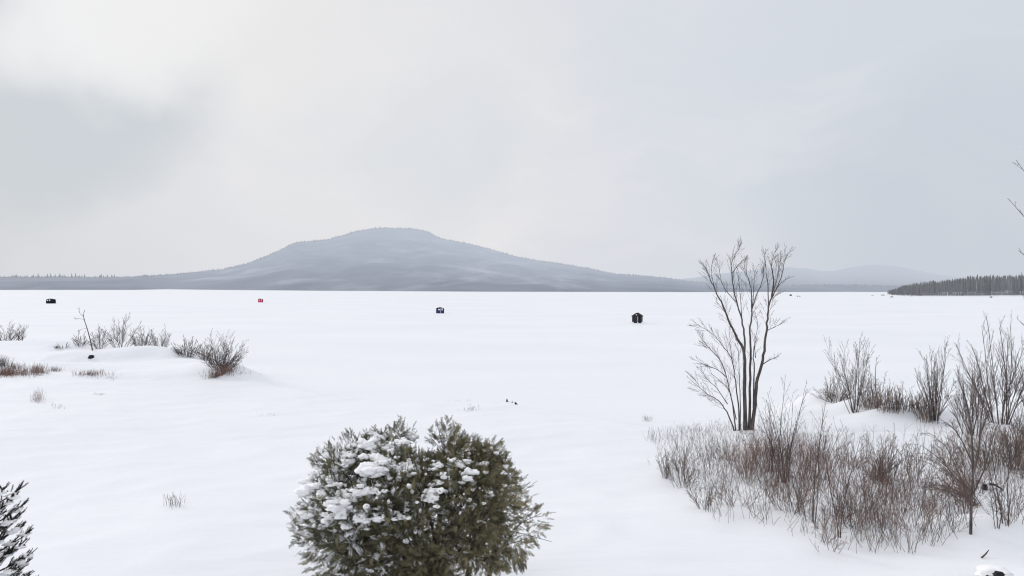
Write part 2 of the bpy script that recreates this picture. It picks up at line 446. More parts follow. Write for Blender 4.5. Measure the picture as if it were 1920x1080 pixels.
def far_conifer(mb, p, h, g):
    n = 6; tiers = 6; r0 = h * g.uniform(.13, .2)
    mb.tube([p, p + Vector((0, 0, h * .5))], [.22, .12], 3)
    for t in range(tiers):
        z0 = h * (.12 + .82 * t / tiers); z1 = z0 + h * .22; r = r0 * (1 - t / tiers * .85) * g.uniform(.8, 1.15)
        b = len(mb.v)
        for k in range(n):
            a = 2*math.pi*k/n + t; rr = r * g.uniform(.6, 1.2); mb.v.append(p + Vector((rr*math.cos(a), rr*math.sin(a), z0 + g.uniform(-.3, .3))))
        mb.v.append(p + Vector((0, 0, min(z1, h))))
        for k in range(n): mb.f.append((b+k, b+(k+1) % n, b+n))
def far_bare(mb, mp, p, h, g):
    pale = g.random() < .2
    T = mp if pale else mb
    top = p + Vector((g.uniform(-1., 1.), g.uniform(-.6, .6), h))
    T.tube([p, p.lerp(top, .6), top], [.2 if pale else .14, .09, .02], 3)
    for k in range(44):
        t = g.uniform(.15, 1); q = p.lerp(top, t); a = g.uniform(0, 6.28); l = g.uniform(1., 3.4) * (1.25 - .6*t)
        e = q + Vector((math.cos(a)*l*.7, math.sin(a)*l*.7, l*.9)); s = Vector((-math.sin(a), math.cos(a), 0)) * .09
        mb.face([q - s, q + s, e])
mc, mbr, mpl = MB(), MB(), MB(); g = random.Random(11)
for i in range(2500):
    px = 1668 + 420 * g.random() ** 1.0
    sy = lerp_px(px, ISL_S); ty = lerp_px(px, ISL_T); r = ray(px, sy); d0 = (0 - CAM.z) / r.z * math.hypot(r.x, r.y)
    e = sm((px - 1652) / 200); t = g.random() ** .8 * .78
    d = d0 + 4 + t * (60 + 260 * e) ; q = ray_at(px, sy, d)
    z = -.3 + (1.2 + 9*e*t) * sm(t*5 + .1)
    top = ray_at(px, ty, d).z
    H = (top - z)
    con = g.random() < .08 + .5 * t
    h = (H * g.uniform(.5, .97) if not con else H * g.uniform(.6, 1.08)) * (1 + .13 * noise.noise(Vector((px * .09, 2, t * 4))))
    h = min(h, 26); p = Vector((q.x, q.y, z - .2))
    if con: far_conifer(mc, p, h, g)
    else: far_bare(mbr, mpl, p, h, g)
# low brush skirt at the water line
for i in range(2600):
    px = g.uniform(1664, 2080); sy = lerp_px(px, ISL_S); r = ray(px, sy); d = (0 - CAM.z) / r.z * math.hypot(r.x, r.y) + g.uniform(5, 22)
    q = ray_at(px, sy, d); q.z = .6; h = g.uniform(2, 5.5); a = g.uniform(-1, 1)
    mbr.face([q + Vector((-.12, 0, 0)), q + Vector((.12, 0, 0)), q + Vector((a, 0, h))])
wood = empty('far_wood', (0, 0, 0), 'dense mixed woods covering the snowy point at the right edge', 'forest'); wood['kind'] = 'stuff'
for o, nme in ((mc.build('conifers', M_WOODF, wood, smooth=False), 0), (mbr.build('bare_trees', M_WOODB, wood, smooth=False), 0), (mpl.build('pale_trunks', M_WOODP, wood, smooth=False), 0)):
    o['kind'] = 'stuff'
def spruce_far(px, py_top, d, label):
    sy = lerp_px(px, ISL_S); q = ray_at(px, sy, d); z = 2.5; top = ray_at(px, py_top, d).z
    t = empty('spruce_tree', (q.x, q.y, z), label, 'tree')
    a, b = MB(), MB(); h = top - z
    a.tube([Vector((0, 0, -.5)), Vector((0, 0, h * .97))], [.3, .05], 5); a.build('trunk', M_WOODF, t)
    g = random.Random(px)
    for k in range(22):
        f = k / 22; zz = h * (.18 + .8 * f); n = 7
        for j in range(n):
            an = g.uniform(0, 6.28); l = (1 - f) * h * .13 * g.uniform(.7, 1.25) + .25
            e = Vector((math.cos(an)*l, math.sin(an)*l, zz - l*.25)); s = Vector((-math.sin(an), math.cos(an), 0)) * (l * .35)
            c0 = Vector((0, 0, zz + .3)); b.face([c0, e*.6 + Vector((0,0,zz*.4)) + s, e, e*.6 + Vector((0,0,zz*.4)) - s])
    b.build('crown', M_WOODF, t, smooth=False)
spruce_far(1915, 508.5, 690, 'narrow dark spruce rising highest above the far woods at the right edge')
spruce_far(1857, 513.5, 670, 'broad dark spruce standing out in the middle of the far wooded point')
spruce_far(1819, 514.5, 720, 'thin dark spruce top poking above the far woods where they start to rise')

# ------------------------------------------------------------------ growth of bare branches
def perp_rot(d, ang, rnd):
    a = d.cross(Vector((rnd.uniform(-1, 1), rnd.uniform(-1, 1), rnd.uniform(-1, 1))))
    if a.length < 1e-4: a = Vector((1, 0, 0))
    return (d * math.cos(ang) + a.normalized() * math.sin(ang)).normalized()

def along(pts, t):
    f = t * (len(pts) - 1); i = min(int(f), len(pts) - 2); return pts[i].lerp(pts[i+1], f - i), (pts[i+1] - pts[i]).normalized()

def grow(mbs, p, d, L, r, lvl, maxl, rnd, kids=(6, 4, 3), up=.05, wan=.09, ang=(.35, .75), ratio=.5, seg=.22, tip=.25, rmin=.003, start=.25):
    n = max(3, min(12, int(L / seg))); pts = [p.copy()]
    for i in range(n):
        d = (d + Vector((rnd.gauss(0, wan), rnd.gauss(0, wan), rnd.gauss(0, wan) + up))).normalized()
        p = p + d * (L / n); pts.append(p.copy())
    rad = [max(rmin, r * (1 - (1 - tip) * i / n)) for i in range(n + 1)]
    mbs[min(lvl, len(mbs) - 1)].tube(pts, rad, 6 if r > .03 else (4 if r > .012 else 3), cap=r > .01)
    branch(mbs, pts, rad, L, lvl, maxl, rnd, kids, up, wan, ang, ratio, seg, tip, rmin, start)

def branch(mbs, pts, rad, L, lvl, maxl, rnd, kids, up=.05, wan=.09, ang=(.35, .75), ratio=.5, seg=.22, tip=.25, rmin=.003, start=.25):
    if lvl >= maxl: return
    k = kids[min(lvl, len(kids) - 1)]; k = int(k + rnd.random())
    for j in range(k):
        t = start + (1 - start) * (j + rnd.random()) / max(1, k); t = min(t, .985)
        q, dd = along(pts, t); rr = rad[min(len(rad) - 1, int(t * (len(rad) - 1)))]
        l = L * ratio * (1.15 - t * .75) * rnd.uniform(.6, 1.2)
        grow(mbs, q, perp_rot(dd, rnd.uniform(*ang), rnd), l, max(rmin, rr * .6), lvl + 1, maxl, rnd, kids, up, wan, ang, ratio, seg, tip, rmin, start)

def clump(name, px, py, top, spread, n, label, cat, mat=M_TWIG, mats=None, group=None, r0=.022, kids=(9, 4, 2), maxl=2, lean=0., wan=.05, up=.04,
          start=.2, ratio=.38, bunch=.15, seed=None, ang=(.3, .7), base=None, rmin=.0046, hmin=.5, parts=('stems', 'twigs')):
    """many-stemmed shrub or small tree standing on the snow at the given spot"""
    B = base or hit(px, py); s = B.y / F; H = (B - at_depth(px, top, B.y)).length; W = spread * s / 2
    rnd = random.Random(seed if seed is not None else int(px * 7 + py))
    t = empty(name, B, label, cat, group)
    a, b = MB(), MB()
    for i in range(n):
        an = 6.283 * (i + rnd.random()) / n; q = math.sqrt(rnd.random())
        h = H * (rnd.uniform(hmin, 1.0) if i else 1.0) * (1 - .25 * q); off = Vector((math.cos(an), math.sin(an), 0))
        if i == 0: q *= .15
        p0 = off * bunch * W * rnd.random(); p0.z = -.12
        d = (off * (W * q * .95) + Vector((lean * H, 0, h))).normalized()
        grow((a, b), p0, d, h * 1.10, r0 * rnd.uniform(.6, 1.1), 0, maxl, rnd, kids, up=up * .3, wan=wan, start=start, ratio=ratio, ang=ang, rmin=rmin)
    a.build(parts[0], (mats or (mat, mat))[0], t); b.build(parts[1], (mats or (mat, mat))[1], t)
    return t

# ------------------------------------------------------------------ main bare tree
def main_tree():
    B = hit(1402, 806); Y = B.y; rnd = random.Random(21)
    t = empty('bare_tree', B, 'tall leafless tree with several slender stems rising above the snowy thicket', 'tree')
    a, b, tw = MB(), MB(), MB(); s = Y / F
    def P(cx, cy, dy=0.):
        if cy < 260: cy = 260 - (260 - cy) * .82
        return at_depth(1200 + cx * .361, 440 + cy * .361, Y + dy) - B
    stems = [
        # polyline in the picture, depth offset at tip, base radius, tip radius, kids, max level
        ([(548, 1018), (543, 800), (541, 620), (505, 540), (470, 465), (430, 370), (395, 300), (365, 225), (350, 180), (335, 140)], 0.5, .088, .008, 20, 0),
        ([(541, 640), (545, 540), (528, 440), (500, 340), (483, 250), (475, 170), (480, 110), (505, 50), (515, 20)], -.9, .050, .007, 20, 0),
        ([(470, 465), (440, 400), (395, 340)], .9, .02, .006, 5, 1),
        ([(395, 300), (372, 200), (372, 130), (385, 95)], -.4, .018, .005, 5, 1),
        ([(478, 190), (520, 120), (560, 85)], -.9, .018, .005, 6, 1),
        ([(505, 355), (440, 280), (415, 180), (400, 110)], .3, .022, .005, 8, 1),
        ([(530, 440), (520, 300), (512, 170)], -.3, .020, .005, 7, 1),
        ([(568, 1020), (572, 800), (574, 600), (572, 480), (580, 400), (578, 300), (560, 220), (545, 160), (540, 110)], 1.0, .062, .007, 20, 0),
        ([(580, 400), (590, 310), (592, 220), (605, 150)], 1.4, .022, .005, 7, 1),
        ([(578, 400), (610, 300), (635, 240), (645, 190), (640, 150)], .2, .028, .005, 9, 1),
        ([(578, 1022), (598, 880), (606, 770), (636, 650), (650, 560), (660, 460), (668, 380), (684, 325), (715, 270), (740, 180), (752, 110), (768, 65)], -1.1, .086, .007, 24, 0),
        ([(684, 325), (695, 230), (682, 150), (690, 90), (712, 25)], .3, .045, .006, 14, 1),
        ([(668, 380), (664, 280), (655, 180), (648, 90), (650, 60)], -.4, .030, .005, 10, 1),
        ([(690, 300), (715, 210), (722, 130), (735, 90)], .8, .022, .005, 9, 1),
        ([(715, 270), (745, 235), (790, 210)], -.6, .016, .005, 4, 1),
        ([(630, 680), (665, 655), (700, 640), (722, 626)], -.6, .028, .007, 4, 1),
        ([(654, 500), (700, 480), (735, 462), (765, 435)], .7, .018, .005, 5, 1),
        ([(600, 640), (596, 560), (612, 470), (600, 420)], 1.2, .022, .006, 6, 1),
        ([(590, 900), (592, 700), (590, 600), (606, 540)], .6, .045, .010, 6, 1),
        ([(492, 1018), (450, 920), (405, 860), (350, 828), (310, 790), (280, 745)], -.6, .036, .005, 16, 0),
        ([(498, 1018), (480, 880), (455, 760), (415, 650), (370, 600), (335, 560), (318, 520)], .7, .034, .005, 17, 0),
        ([(450, 740), (400, 700), (350, 680), (285, 650)], .9, .022, .005, 9, 1),
        ([(516, 1014), (512, 880), (495, 760), (480, 660), (440, 590), (390, 530), (340, 490), (285, 468)], -.7, .040, .005, 18, 0),
        ([(520, 1012), (522, 860), (515, 700), (512, 600), (505, 560)], .3, .030, .006, 8, 0),
        ([(480, 660), (470, 580), (465, 520), (470, 470)], -.9, .018, .005, 6, 1),
        ([(455, 880), (400, 800), (350, 750), (320, 700)], -.6, .022, .005, 9, 1),
        ([(500, 960), (470, 830), (440, 780), (350, 705)], .3, .026, .005, 8, 1),
    ]
    for pl, dy, r0, r1, kids, lv in stems:
        # dense smooth polyline
        raw = []
        n = len(pl)
        tip = stems_depth(pl, dy)
        for i, (x, y) in enumerate(pl): raw.append(P(x, y, tip * (i / (n - 1))) if lv == 0 and pl[0][1] > 950 else P(x, y, tip * (.55 + .45 * i / (n - 1))))
        pts = []
        for i in range(n - 1):
            p0, p1, p2, p3 = raw[max(0, i-1)], raw[i], raw[i+1], raw[min(n-1, i+2)]
            for k in range(4):
                u = k / 4
                pts.append(.5 * ((2*p1) + (p2-p0)*u + (2*p0-5*p1+4*p2-p3)*u*u + (3*p1-p0-3*p2+p3)*u**3) + Vector((rnd.gauss(0, .012), rnd.gauss(0, .02), 0)) * (1 if i else 0))
        pts.append(raw[-1])
        if pl[0][1] > 1000: pts[0].z -= .15; 
        m = len(pts); rad = [r1 + (r0 - r1) * (1 - i / (m - 1)) ** 1.4 for i in range(m)]
        if pl[0][1] > 1000 and r0 > .06: rad[0] *= 1.35; rad[1] *= 1.12
        (a if r0 > .06 else b).tube(pts, rad, 8 if r0 > .05 else 5)
        L = sum((pts[i+1] - pts[i]).length for i in range(m - 1))
        branch((tw, tw), pts, [min(q, .010) for q in rad], min(L, 2.6) if lv == 0 else min(L, 1.9), 0, 2, rnd, (kids * 1.5, 6, 3), up=.045, wan=.06,
               ratio=.42, start=.40 if r0 > .06 else .22, seg=.15, rmin=.0036, ang=(.25, .65))
    a.build('trunk', M_BARK, t); b.build('branches', M_BARK, t); tw.build('twigs', M_TWIG, t)
def stems_depth(pl, dy): return dy
main_tree()

# ------------------------------------------------------------------ right bank shrubs and small trees
BK = (M_BARK, M_TWIG)
clump('bare_tree', 1602, 760, 622, 96, 13, 'slender leafless many-stemmed tree behind the rounded brown bush on the right bank', 'tree', mats=BK, kids=(11, 4, 1), r0=.022, ang=(.18, .45), ratio=.4, wan=.03)
clump('brown_shrub', 1567, 752, 697, 78, 60, 'dense rounded brown bush at the left end of the right bank', 'shrub', mats=(M_BROWN, M_BROWN), kids=(8, 3), r0=.014, bunch=.55, hmin=.35, wan=.1)
clump('sapling', 1646, 766, 658, 40, 3, 'thin upright sapling standing alone in the brush row on the right bank', 'sapling', mats=BK, kids=(12, 3), r0=.028, ratio=.2, start=.3)
clump('bare_tree', 1753, 779, 643, 94, 14, 'leafless vase-shaped tree rising from the brush row on the right bank', 'tree', mats=BK, kids=(11, 4, 1), r0=.023, hmin=.6, ang=(.18, .45), ratio=.4, wan=.03)
clump('shrub', 1822, 815, 660, 84, 26, 'bushy leafless shrub tree between the vase-shaped tree and the tall clump at the right edge', 'shrub', mats=(M_TWIG, M_TWIG), kids=(11, 4), r0=.015, bunch=.4, wan=.045, ang=(.2, .55))
clump('bare_tree', 1878, 795, 588, 126, 15, 'tallest leafless tree clump at the right edge, fanning over the lake', 'tree', mats=BK, kids=(12, 4, 1), r0=.032, hmin=.65, bunch=.3, ang=(.18, .5), ratio=.38, wan=.035)
clump('shrub', 1930, 770, 650, 70, 12, 'half hidden leafless shrub cut off by the right edge', 'shrub', mats=(M_TWIG, M_TWIG), kids=(10, 3), r0=.02)
g = random.Random(5)
for i in range(13):
    px = 1622 + i * 10.5 + g.uniform(-4, 4); py = 764 + (px - 1622) * .12 + g.uniform(-1, 2)
    clump('low_shrub', px, py, py - g.uniform(42, 70), 28, 18, 'low tan and brown shrub in the even row of brush along the right bank', 'shrub',
          mats=(M_GRASS if i % 3 == 1 else M_BROWN, M_BROWN), group='low brush row on the right bank', kids=(6, 2), r0=.013, bunch=.9, hmin=.4, seed=i)

# tall tree beyond the right edge, a few boughs reach into view
def edge_tree():
    B = hit(2075, 905); rnd = random.Random(4); Y = B.y
    t = empty('bare_tree', B, 'large leafless tree just beyond the right edge, only its branch tips showing against the sky', 'tree')
    a, b = MB(), MB()
    top = at_depth(2060, 190, Y) - B
    tr = [Vector((0, 0, -.2)), top * .3 + Vector((.1, 0, 0)), top * .65, top]
    a.tube(tr, [.17, .13, .08, .02], 10); a.build('trunk', M_BARK, t)
    for (x0, y0, x1, y1, r) in ((2062, 470, 1905, 300, .03), (2062, 520, 1892, 374, .032), (2062, 560, 1912, 470, .03), (2066, 700, 1906, 596, .028), (2066, 760, 1914, 640, .028), (2060, 400, 1925, 280, .03), (2070, 640, 1922, 560, .024)):
        p0 = at_depth(x0, y0, Y) - B; p1 = at_depth(x1, y1, Y + rnd.uniform(-.5, .5)) - B; mid = (p0 + p1) / 2 - Vector((0, 0, .25))
        pts = [p0, (p0 + mid) / 2, mid, (mid + p1) / 2 - Vector((0, 0, .08)), p1]
        rad = [r, r*.7, r*.5, r*.35, r*.18]; b.tube(pts, rad, 5)
        branch((b, b), pts, rad, 1.7, 0, 2, rnd, (9, 4, 2), up=.1, wan=.1, ratio=.3, start=.45, seg=.1, rmin=.0035)
    b.build('branches', M_TWIG, t)
edge_tree()

# ------------------------------------------------------------------ thicket in the right foreground
def in_poly(x, y, P):
    c = False; j = len(P) - 1
    for i in range(len(P)):
        if (P[i][1] > y) != (P[j][1] > y) and x < (P[j][0]-P[i][0]) * (y-P[i][1]) / (P[j][1]-P[i][1]) + P[i][0]: c = not c
        j = i
    return c
THK = [(1236, 880), (1275, 858), (1340, 838), (1430, 830), (1530, 850), (1640, 862), (1740, 850), (1800, 838), (1935, 820), (1960, 985), (1888, 992), (1870, 925),
       (1838, 925), (1822, 990), (1760, 1035), (1640, 1040), (1560, 1030), (1500, 1012), (1440, 985), (1330, 975), (1290, 935)]
def sample(g):
    while 1:
        x, y = g.uniform(1220, 1965), g.uniform(800, 1050)
        if in_poly(x, y, THK) and (noise.noise(Vector((x / 38, y / 22, 7))) > -.1 or g.random() < .22): return x, y

# individual taller plants
S = [(1470, 905, 690, 62, 14, 'slender leafless shrub with tall straight stems right of the main tree', (8, 2), .016),
     (1440, 885, 745, 60, 12, 'spreading leafless shrub close to the foot of the main tree', (7, 2), .014),
     (1522, 978, 700, 60, 7, 'tall thin sapling clump standing in the reddish part of the thicket', (9, 2), .014),
     (1545, 900, 765, 50, 9, 'grey leafless shrub in front of the snowy mound edge', (7, 2), .012),
     (1574, 1008, 765, 46, 3, 'straight reddish sapling with dried seed heads in the middle of the thicket', (9, 2), .015),
     (1660, 905, 795, 60, 22, 'fine twigged rounded shrub in front of the wind-scooped snow hollow', (9, 3), .010),
     (1712, 900, 810, 48, 12, 'small pale twiggy shrub right of the snow hollow', (9, 3), .010),
     (1644, 900, 848, 40, 24, 'dark brown compact fan of stems in the thicket centre', (7, 2), .012),
     (1890, 985, 800, 46, 4, 'pair of tall bare stems near the right edge of the thicket', (8, 2), .016),
     (1870, 990, 820, 36, 3, 'thin bare sapling beside the snow gap at the right', (12, 3), .015),
     (1248, 896, 838, 34, 14, 'small ragged shrub at the left tip of the thicket', (7, 2), .011),
     (1322, 955, 885, 60, 10, 'sprawling low shrub at the lower left margin of the thicket', (8, 3), .011),
     (1900, 880, 785, 70, 24, 'thick reddish brown bush below the tall clump at the right edge', (9, 3), .013),
     (1845, 880, 800, 56, 18, 'bushy brown shrub beside the dark stump on the right', (9, 3), .012),
     (1930, 850, 750, 60, 20, 'leafless bush cut by the right edge under the tall clump', (9, 3), .013),
     (1905, 840, 745, 80, 22, 'broad brown bush in front of the tallest clump at the right edge', (9, 3), .013),
     (1782, 872, 800, 60, 18, 'fine brown twiggy shrub left of the straight dark trunk', (9, 3), .011),
     (1600, 880, 815, 54, 14, 'small shrub at the front foot of the snowy mound', (8, 3), .010),
     (1360, 862, 800, 76, 16, 'grey shrub with arching twigs left of the main tree base', (9, 3), .010)]
for i, (px, py, tp, sp, n, lab, kd, r0) in enumerate(S):
    tall = i in (0, 2, 4, 8, 9)
    clump('sapling' if tall and n < 8 else 'shrub', px, py, tp, sp, n, lab, 'sapling' if tall and n < 8 else 'shrub',
          mats=((M_BARK, M_TWIG) if tall else (M_BROWN, M_BROWN)), kids=kd, r0=r0, bunch=.35, ratio=.24 if tall else .38, wan=.045 if tall else .09, rmin=.0038)
# young tree with a real trunk at the right
def right_sapling():
    B = hit(1820, 1000); rnd = random.Random(9)
    t = empty('young_tree', B, 'young leafless tree with a straight dark trunk beside the snow gap at the right', 'tree')
    P = lambda x, y, dy=0: at_depth(x, y, B.y + dy) - B
    a, b = MB(), MB()
    for pl, r0, r1 in (([(1820, 1006), (1821, 950), (1824, 900), (1824, 850), (1821, 800), (1814, 760), (1806, 735)], .036, .009),
                       ([(1825, 890), (1835, 850), (1838, 800), (1842, 770), (1850, 730)], .022, .007), ([(1824, 870), (1806, 830), (1790, 805), (1775, 792)], .018, .006),
                       ([(1823, 930), (1846, 880), (1856, 840), (1868, 800)], .02, .006), ([(1822, 820), (1832, 780), (1828, 745), (1830, 712)], .018, .006)):
        pts = [P(x, y, rnd.uniform(-.1, .1) + .3 * (i / len(pl)) * rnd.choice((-1, 1))) for i, (x, y) in enumerate(pl)]
        m = len(pts); rad = [r0 + (r1 - r0) * i / (m-1) for i in range(m)]
        (a if r0 > .03 else b).tube(pts, rad, 8 if r0 > .03 else 5)
        branch((b, b), pts, [min(r, .010) for r in rad], 2.0, 0, 2, rnd, (14, 4, 2), up=.06, wan=.1, ratio=.3, start=.25, seg=.12, rmin=.0036)
    a.build('trunk', M_BARK, t); b.build('branches', M_TWIG, t)
right_sapling()
# shrub bent over to the left by snow
def bent_shrub():
    B = hit(1824, 945); rnd = random.Random(14)
    t = empty('bent_shrub', B, 'tangled shrub whose arching stems lean far over to the left beside the straight dark trunk', 'shrub')
    a, b = MB(), MB(); s = B.y / F
    for k in range(26):
        ex = rnd.uniform(-130, -55) * s; ez = rnd.uniform(.1, 1.9); ey = rnd.uniform(-1.2, .9)
        p0 = Vector((rnd.uniform(-.25, .25), rnd.uniform(-.3, .3), -.1)); p3 = Vector((ex, ey, ez))
        c = Vector((ex * .45, ey * .5, max(ez * .95, .55) + rnd.uniform(.0, .5)))
        pts = [(p0*(1-u)**2 + c*2*u*(1-u) + p3*u*u) + Vector((rnd.gauss(0, .02), rnd.gauss(0, .02), rnd.gauss(0, .02))) for u in [j/9 for j in range(10)]]
        rad = [.014 - .010 * j / 9 for j in range(10)]
        a.tube(pts, rad, 4)
        branch((b, b), pts, [r * .8 for r in rad], 1.5, 0, 2, rnd, (8, 3, 2), up=.05, wan=.14, ratio=.3, start=.2, seg=.12, rmin=.0034, ang=(.4, .9))
    a.build('stems', M_BROWN, t); b.build('twigs', M_TWIG, t)
bent_shrub()

# repeated thicket shrubs: three built, the others copied with their parts
def copy_tree(o):
    c = o.copy(); COL.objects.link(c)
    for ch in list(o.children):
        k = ch.copy(); COL.objects.link(k); k.parent = c
    return c
LAB = 'knee-high leafless shrub with upright reddish brown twigs, one of many filling the thicket'
GRP = 'knee-high shrubs filling the thicket'
protos = []
for i, (n, W, mats) in enumerate(((11, .75, (M_BROWN, M_BROWN)), (9, 1.0, (M_RED, M_RED)), (13, .6, (M_TWIG, M_RED)), (8, .9, (M_TWIG, M_BROWN)))):
    x, y = ((1400, 900), (1530, 920), (1690, 960), (1600, 985))[i]
    B = hit(x, y); rnd = random.Random(50 + i)
    t = empty('thicket_shrub', B, LAB, 'shrub', GRP); a, b = MB(), MB()
    for k in range(n):
        an = rnd.uniform(0, 6.28); q = rnd.random(); off = Vector((math.cos(an), math.sin(an), 0)); h = rnd.uniform(.6, 1.35)
        p0 = off * .28 * rnd.random(); p0.z = -.12
        grow((a, b), p0, (off * W * q + Vector((0, 0, h))).normalized(), h, rnd.uniform(.0065, .010), 0, 2, rnd, (5, 2, 1), up=.03, wan=.09, ratio=.45, seg=.14, rmin=.0036, start=.2)
    a.build('stems', mats[0], t); b.build('twigs', mats[1], t); protos.append(t)
g = random.Random(77)
for i in range(52):
    x, y = sample(g); c = copy_tree(protos[g.randrange(4)])
    c.location = hit(x, y); c.rotation_euler = (g.uniform(-.38, .38), g.uniform(-.38, .38), g.uniform(0, 6.28)); s = g.uniform(.7, 1.25) * (.75 if y > 980 else 1); c.scale = (s, s, s * g.uniform(.85, 1.2))

# the fine undergrowth between them, nobody could count it
def undergrowth(name, label, cnt, sampler, mat, hh, g, r=.0045, kids=2, lean=.16, loc=(0, 0, 0)):
    m = MB()
    for i in range(cnt):
        x, y = sampler(g); B = hit(x, y); 
        for q in range(g.choice((1, 2, 3))):
            p = B + Vector((g.gauss(0, .09), g.gauss(0, .09), -.05)); h = g.uniform(*hh); d = Vector((g.gauss(0, lean), g.gauss(0, lean), 1)).normalized()
            pts = [p]; 
            for k in range(4):
                d = (d + Vector((g.gauss(0, .07), g.gauss(0, .07), 0))).normalized(); pts.append(pts[-1] + d * h / 4)
            m.tube(pts, [r, r*.9, r*.75, r*.6, r*.45], 3, cap=False)
            for k in range(kids):
                f = g.uniform(.35, .95); c, dd = along(pts, f); e = c + perp_rot(dd, g.uniform(.3, .8), g) * h * g.uniform(.12, .35)
                m.tube([c, e], [r*.6, r*.4], 3, cap=False)
    return tag(m.build(name, mat), label, 'brush', kind='stuff')
g = random.Random(31)
undergrowth('undergrowth', 'fine dark upright twigs covering the snow in the right foreground', 640, sample, M_BROWN, (.35, 1.5), g, r=.0052, lean=.28, kids=3)
def redspot(g):
    while 1:
        cx, cy, sx, sy = g.choice(((1410, 882, 34, 14), (1410, 885, 26, 10), (1500, 865, 42, 16), (1490, 870, 30, 12), (1520, 900, 40, 22), (1690, 965, 50, 20), (1860, 850, 60, 20), (1560, 880, 60, 20)))
        x, y = g.gauss(cx, sx), g.gauss(cy, sy)
        if in_poly(x, y, THK): return x, y
undergrowth('reddish_undergrowth', 'rusty reddish patch of fine twigs in the thicket', 620, redspot, M_RED, (.3, 1.2), g, kids=4, r=.0042)
def edge(g):
    x = g.uniform(1215, 1430); return x, 800 + abs(g.gauss(0, 1)) * 22 + (1340 - x) * .12
undergrowth('sparse_weeds', 'sparse thin weeds poking through the snow at the thicket edge', 170, edge, M_FAR, (.2, .55), g, r=.004)

# dark things among the brush
t = empty('tree_stump', hit(1846, 918), 'dark broken stump capped with snow at the edge of the snow gap', 'stump')
a, b = MB(), MB()
a.tube([Vector((0, 0, -.1)), Vector((.02, 0, .08)), Vector((.0, .02, .22))], [.08, .07, .05], 9)
a.tube([Vector((.02, 0, .22)), Vector((.3, -.05, .16)), Vector((.52, -.1, .02))], [.04, .035, .02], 5)
a.tube([Vector((0, 0, .18)), Vector((-.12, .05, .26)), Vector((-.2, .05, .24))], [.04, .03, .015], 5)
a.build('wood', M_ROCK, t); b.blob(Vector((-.02, .03, .24)), .16, .15, .07, .3, seed=2); b.build('snow_cap', M_SNOWL, t)
t = empty('boulder', hit(1868, 1104), 'dark snow-capped boulder in the bottom right corner', 'boulder')
a, b = MB(), MB(); a.blob(Vector((0, 0, .02)), .34, .32, .30, .35, 16, 10, 3.); a.build('stone', M_ROCK, t)
b.blob(Vector((.06, .16, .27)), .36, .26, .12, .3, 20, 12, 8., flat=.4); b.build('snow_cap', M_SNOWL, t)
m = MB(); m.tube([Vector((0, 0, 0)), Vector((.1, 0, .09)), Vector((.2, .03, .18))], [.02, .018, .006], 5)
tag(m.build('fallen_twig', M_BARK, loc=hit(1840, 1046)), 'short dark twig stuck in the snow above the boulder', 'twig')

# jagged rock tips at the shoreline
def rock(px, py, w, h, lean, label):
    B = hit(px, py); a = MB(); s = B.y / F; w *= s; h *= s
    a.v = [Vector((-w, -.12, -.1)), Vector((w, -.1, -.1)), Vector((w*.7, .2, -.1)), Vector((-w*.8, .18, -.1)), Vector((-w*.5 + lean*h*.5, -.05, h*.55)), Vector((w*.45 + lean*h*.5, -.05, h*.5)), Vector((w*.3 + lean*h*.5, .1, h*.5)), Vector((lean*h, 0, h))]
    a.f = [(0,1,5,4), (1,2,6,5), (2,3,4,6), (3,0,4), (4,5,7), (5,6,7), (6,4,7)]
    o = a.build('rock_tip', M_ROCK, smooth=False, loc=B); tag(o, label, 'rock', 'rock tips at the shoreline')
rock(951, 753, 2.6, 6.5, -.1, 'leftmost and tallest of three dark rock tips poking through the snow beyond the evergreen')
rock(959.5, 755, 1.0, 4.0, .5, 'thin middle one of three dark rock tips beyond the evergreen')
rock(969, 758, 4.2, 4.6, -.8, 'rightmost of three dark rock tips, slanting, beyond the evergreen')
B = hit(171, 667); m = MB(); m.blob(Vector((0, 0, .02)), .26, .2, .16, .4, 10, 7, 5.); m.blob(Vector((.1, 0, .12)), .13, .12, .1, .4, 8, 6, 9.)
tag(m.build('dark_stone', M_ROCK, loc=B), 'small black stone below the leaning sapling on the left bank', 'stone')

# ------------------------------------------------------------------ left bank
LS = [('shrub', 12, 643, 598, 66, 34, 'sparse upright brush cut by the left edge at the end of the left bank', (7, 3), M_FAR),
      ('shrub', 37, 643, 606, 26, 9, 'thin grey shrub beside the brush at the far left of the bank', (7, 3), M_FAR),
      ('low_shrub', 55, 645, 634, 34, 16, 'very low tuft trailing off right of the far left brush', (4, 2), M_FAR),
      ('low_shrub', 118, 651, 637, 56, 36, 'very low fringe of twigs left of the leaning sapling', (4, 2), M_FAR),
      ('shrub', 150, 652, 618, 34, 18, 'low grey shrub just left of the leaning sapling', (6, 3), M_FAR),
      ('shrub', 186, 655, 608, 38, 18, 'grey shrub directly right of the leaning sapling', (7, 3), M_FAR),
      ('shrub', 226, 656, 586, 50, 18, 'tallest dark stemmed shrub in the middle of the left bank', (9, 4), M_TWIG),
      ('shrub', 268, 660, 604, 40, 20, 'dark compact shrub right of the tallest one on the left bank', (8, 4), M_TWIG),
      ('shrub', 301, 662, 612, 40, 18, 'rounded open shrub at the end of the long left row', (8, 4), M_FAR),
      ('shrub', 350, 668, 630, 54, 44, 'rounded low shrub standing apart between the row and the big reddish bush', (8, 3), M_FAR),
      ('low_shrub', 384, 674, 642, 30, 18, 'low brown shrub touching the big reddish bush', (6, 3), M_BROWN)]
for (nm, px, py, tp, sp, n, lab, kd, mt) in LS:
    clump(nm, px, py, tp, sp, n, lab, 'shrub', mats=(mt, mt), kids=(kd[0] + 2, kd[1]), r0=.022, bunch=.45, hmin=.45, wan=.06, rmin=.0075, ang=(.25, .65))
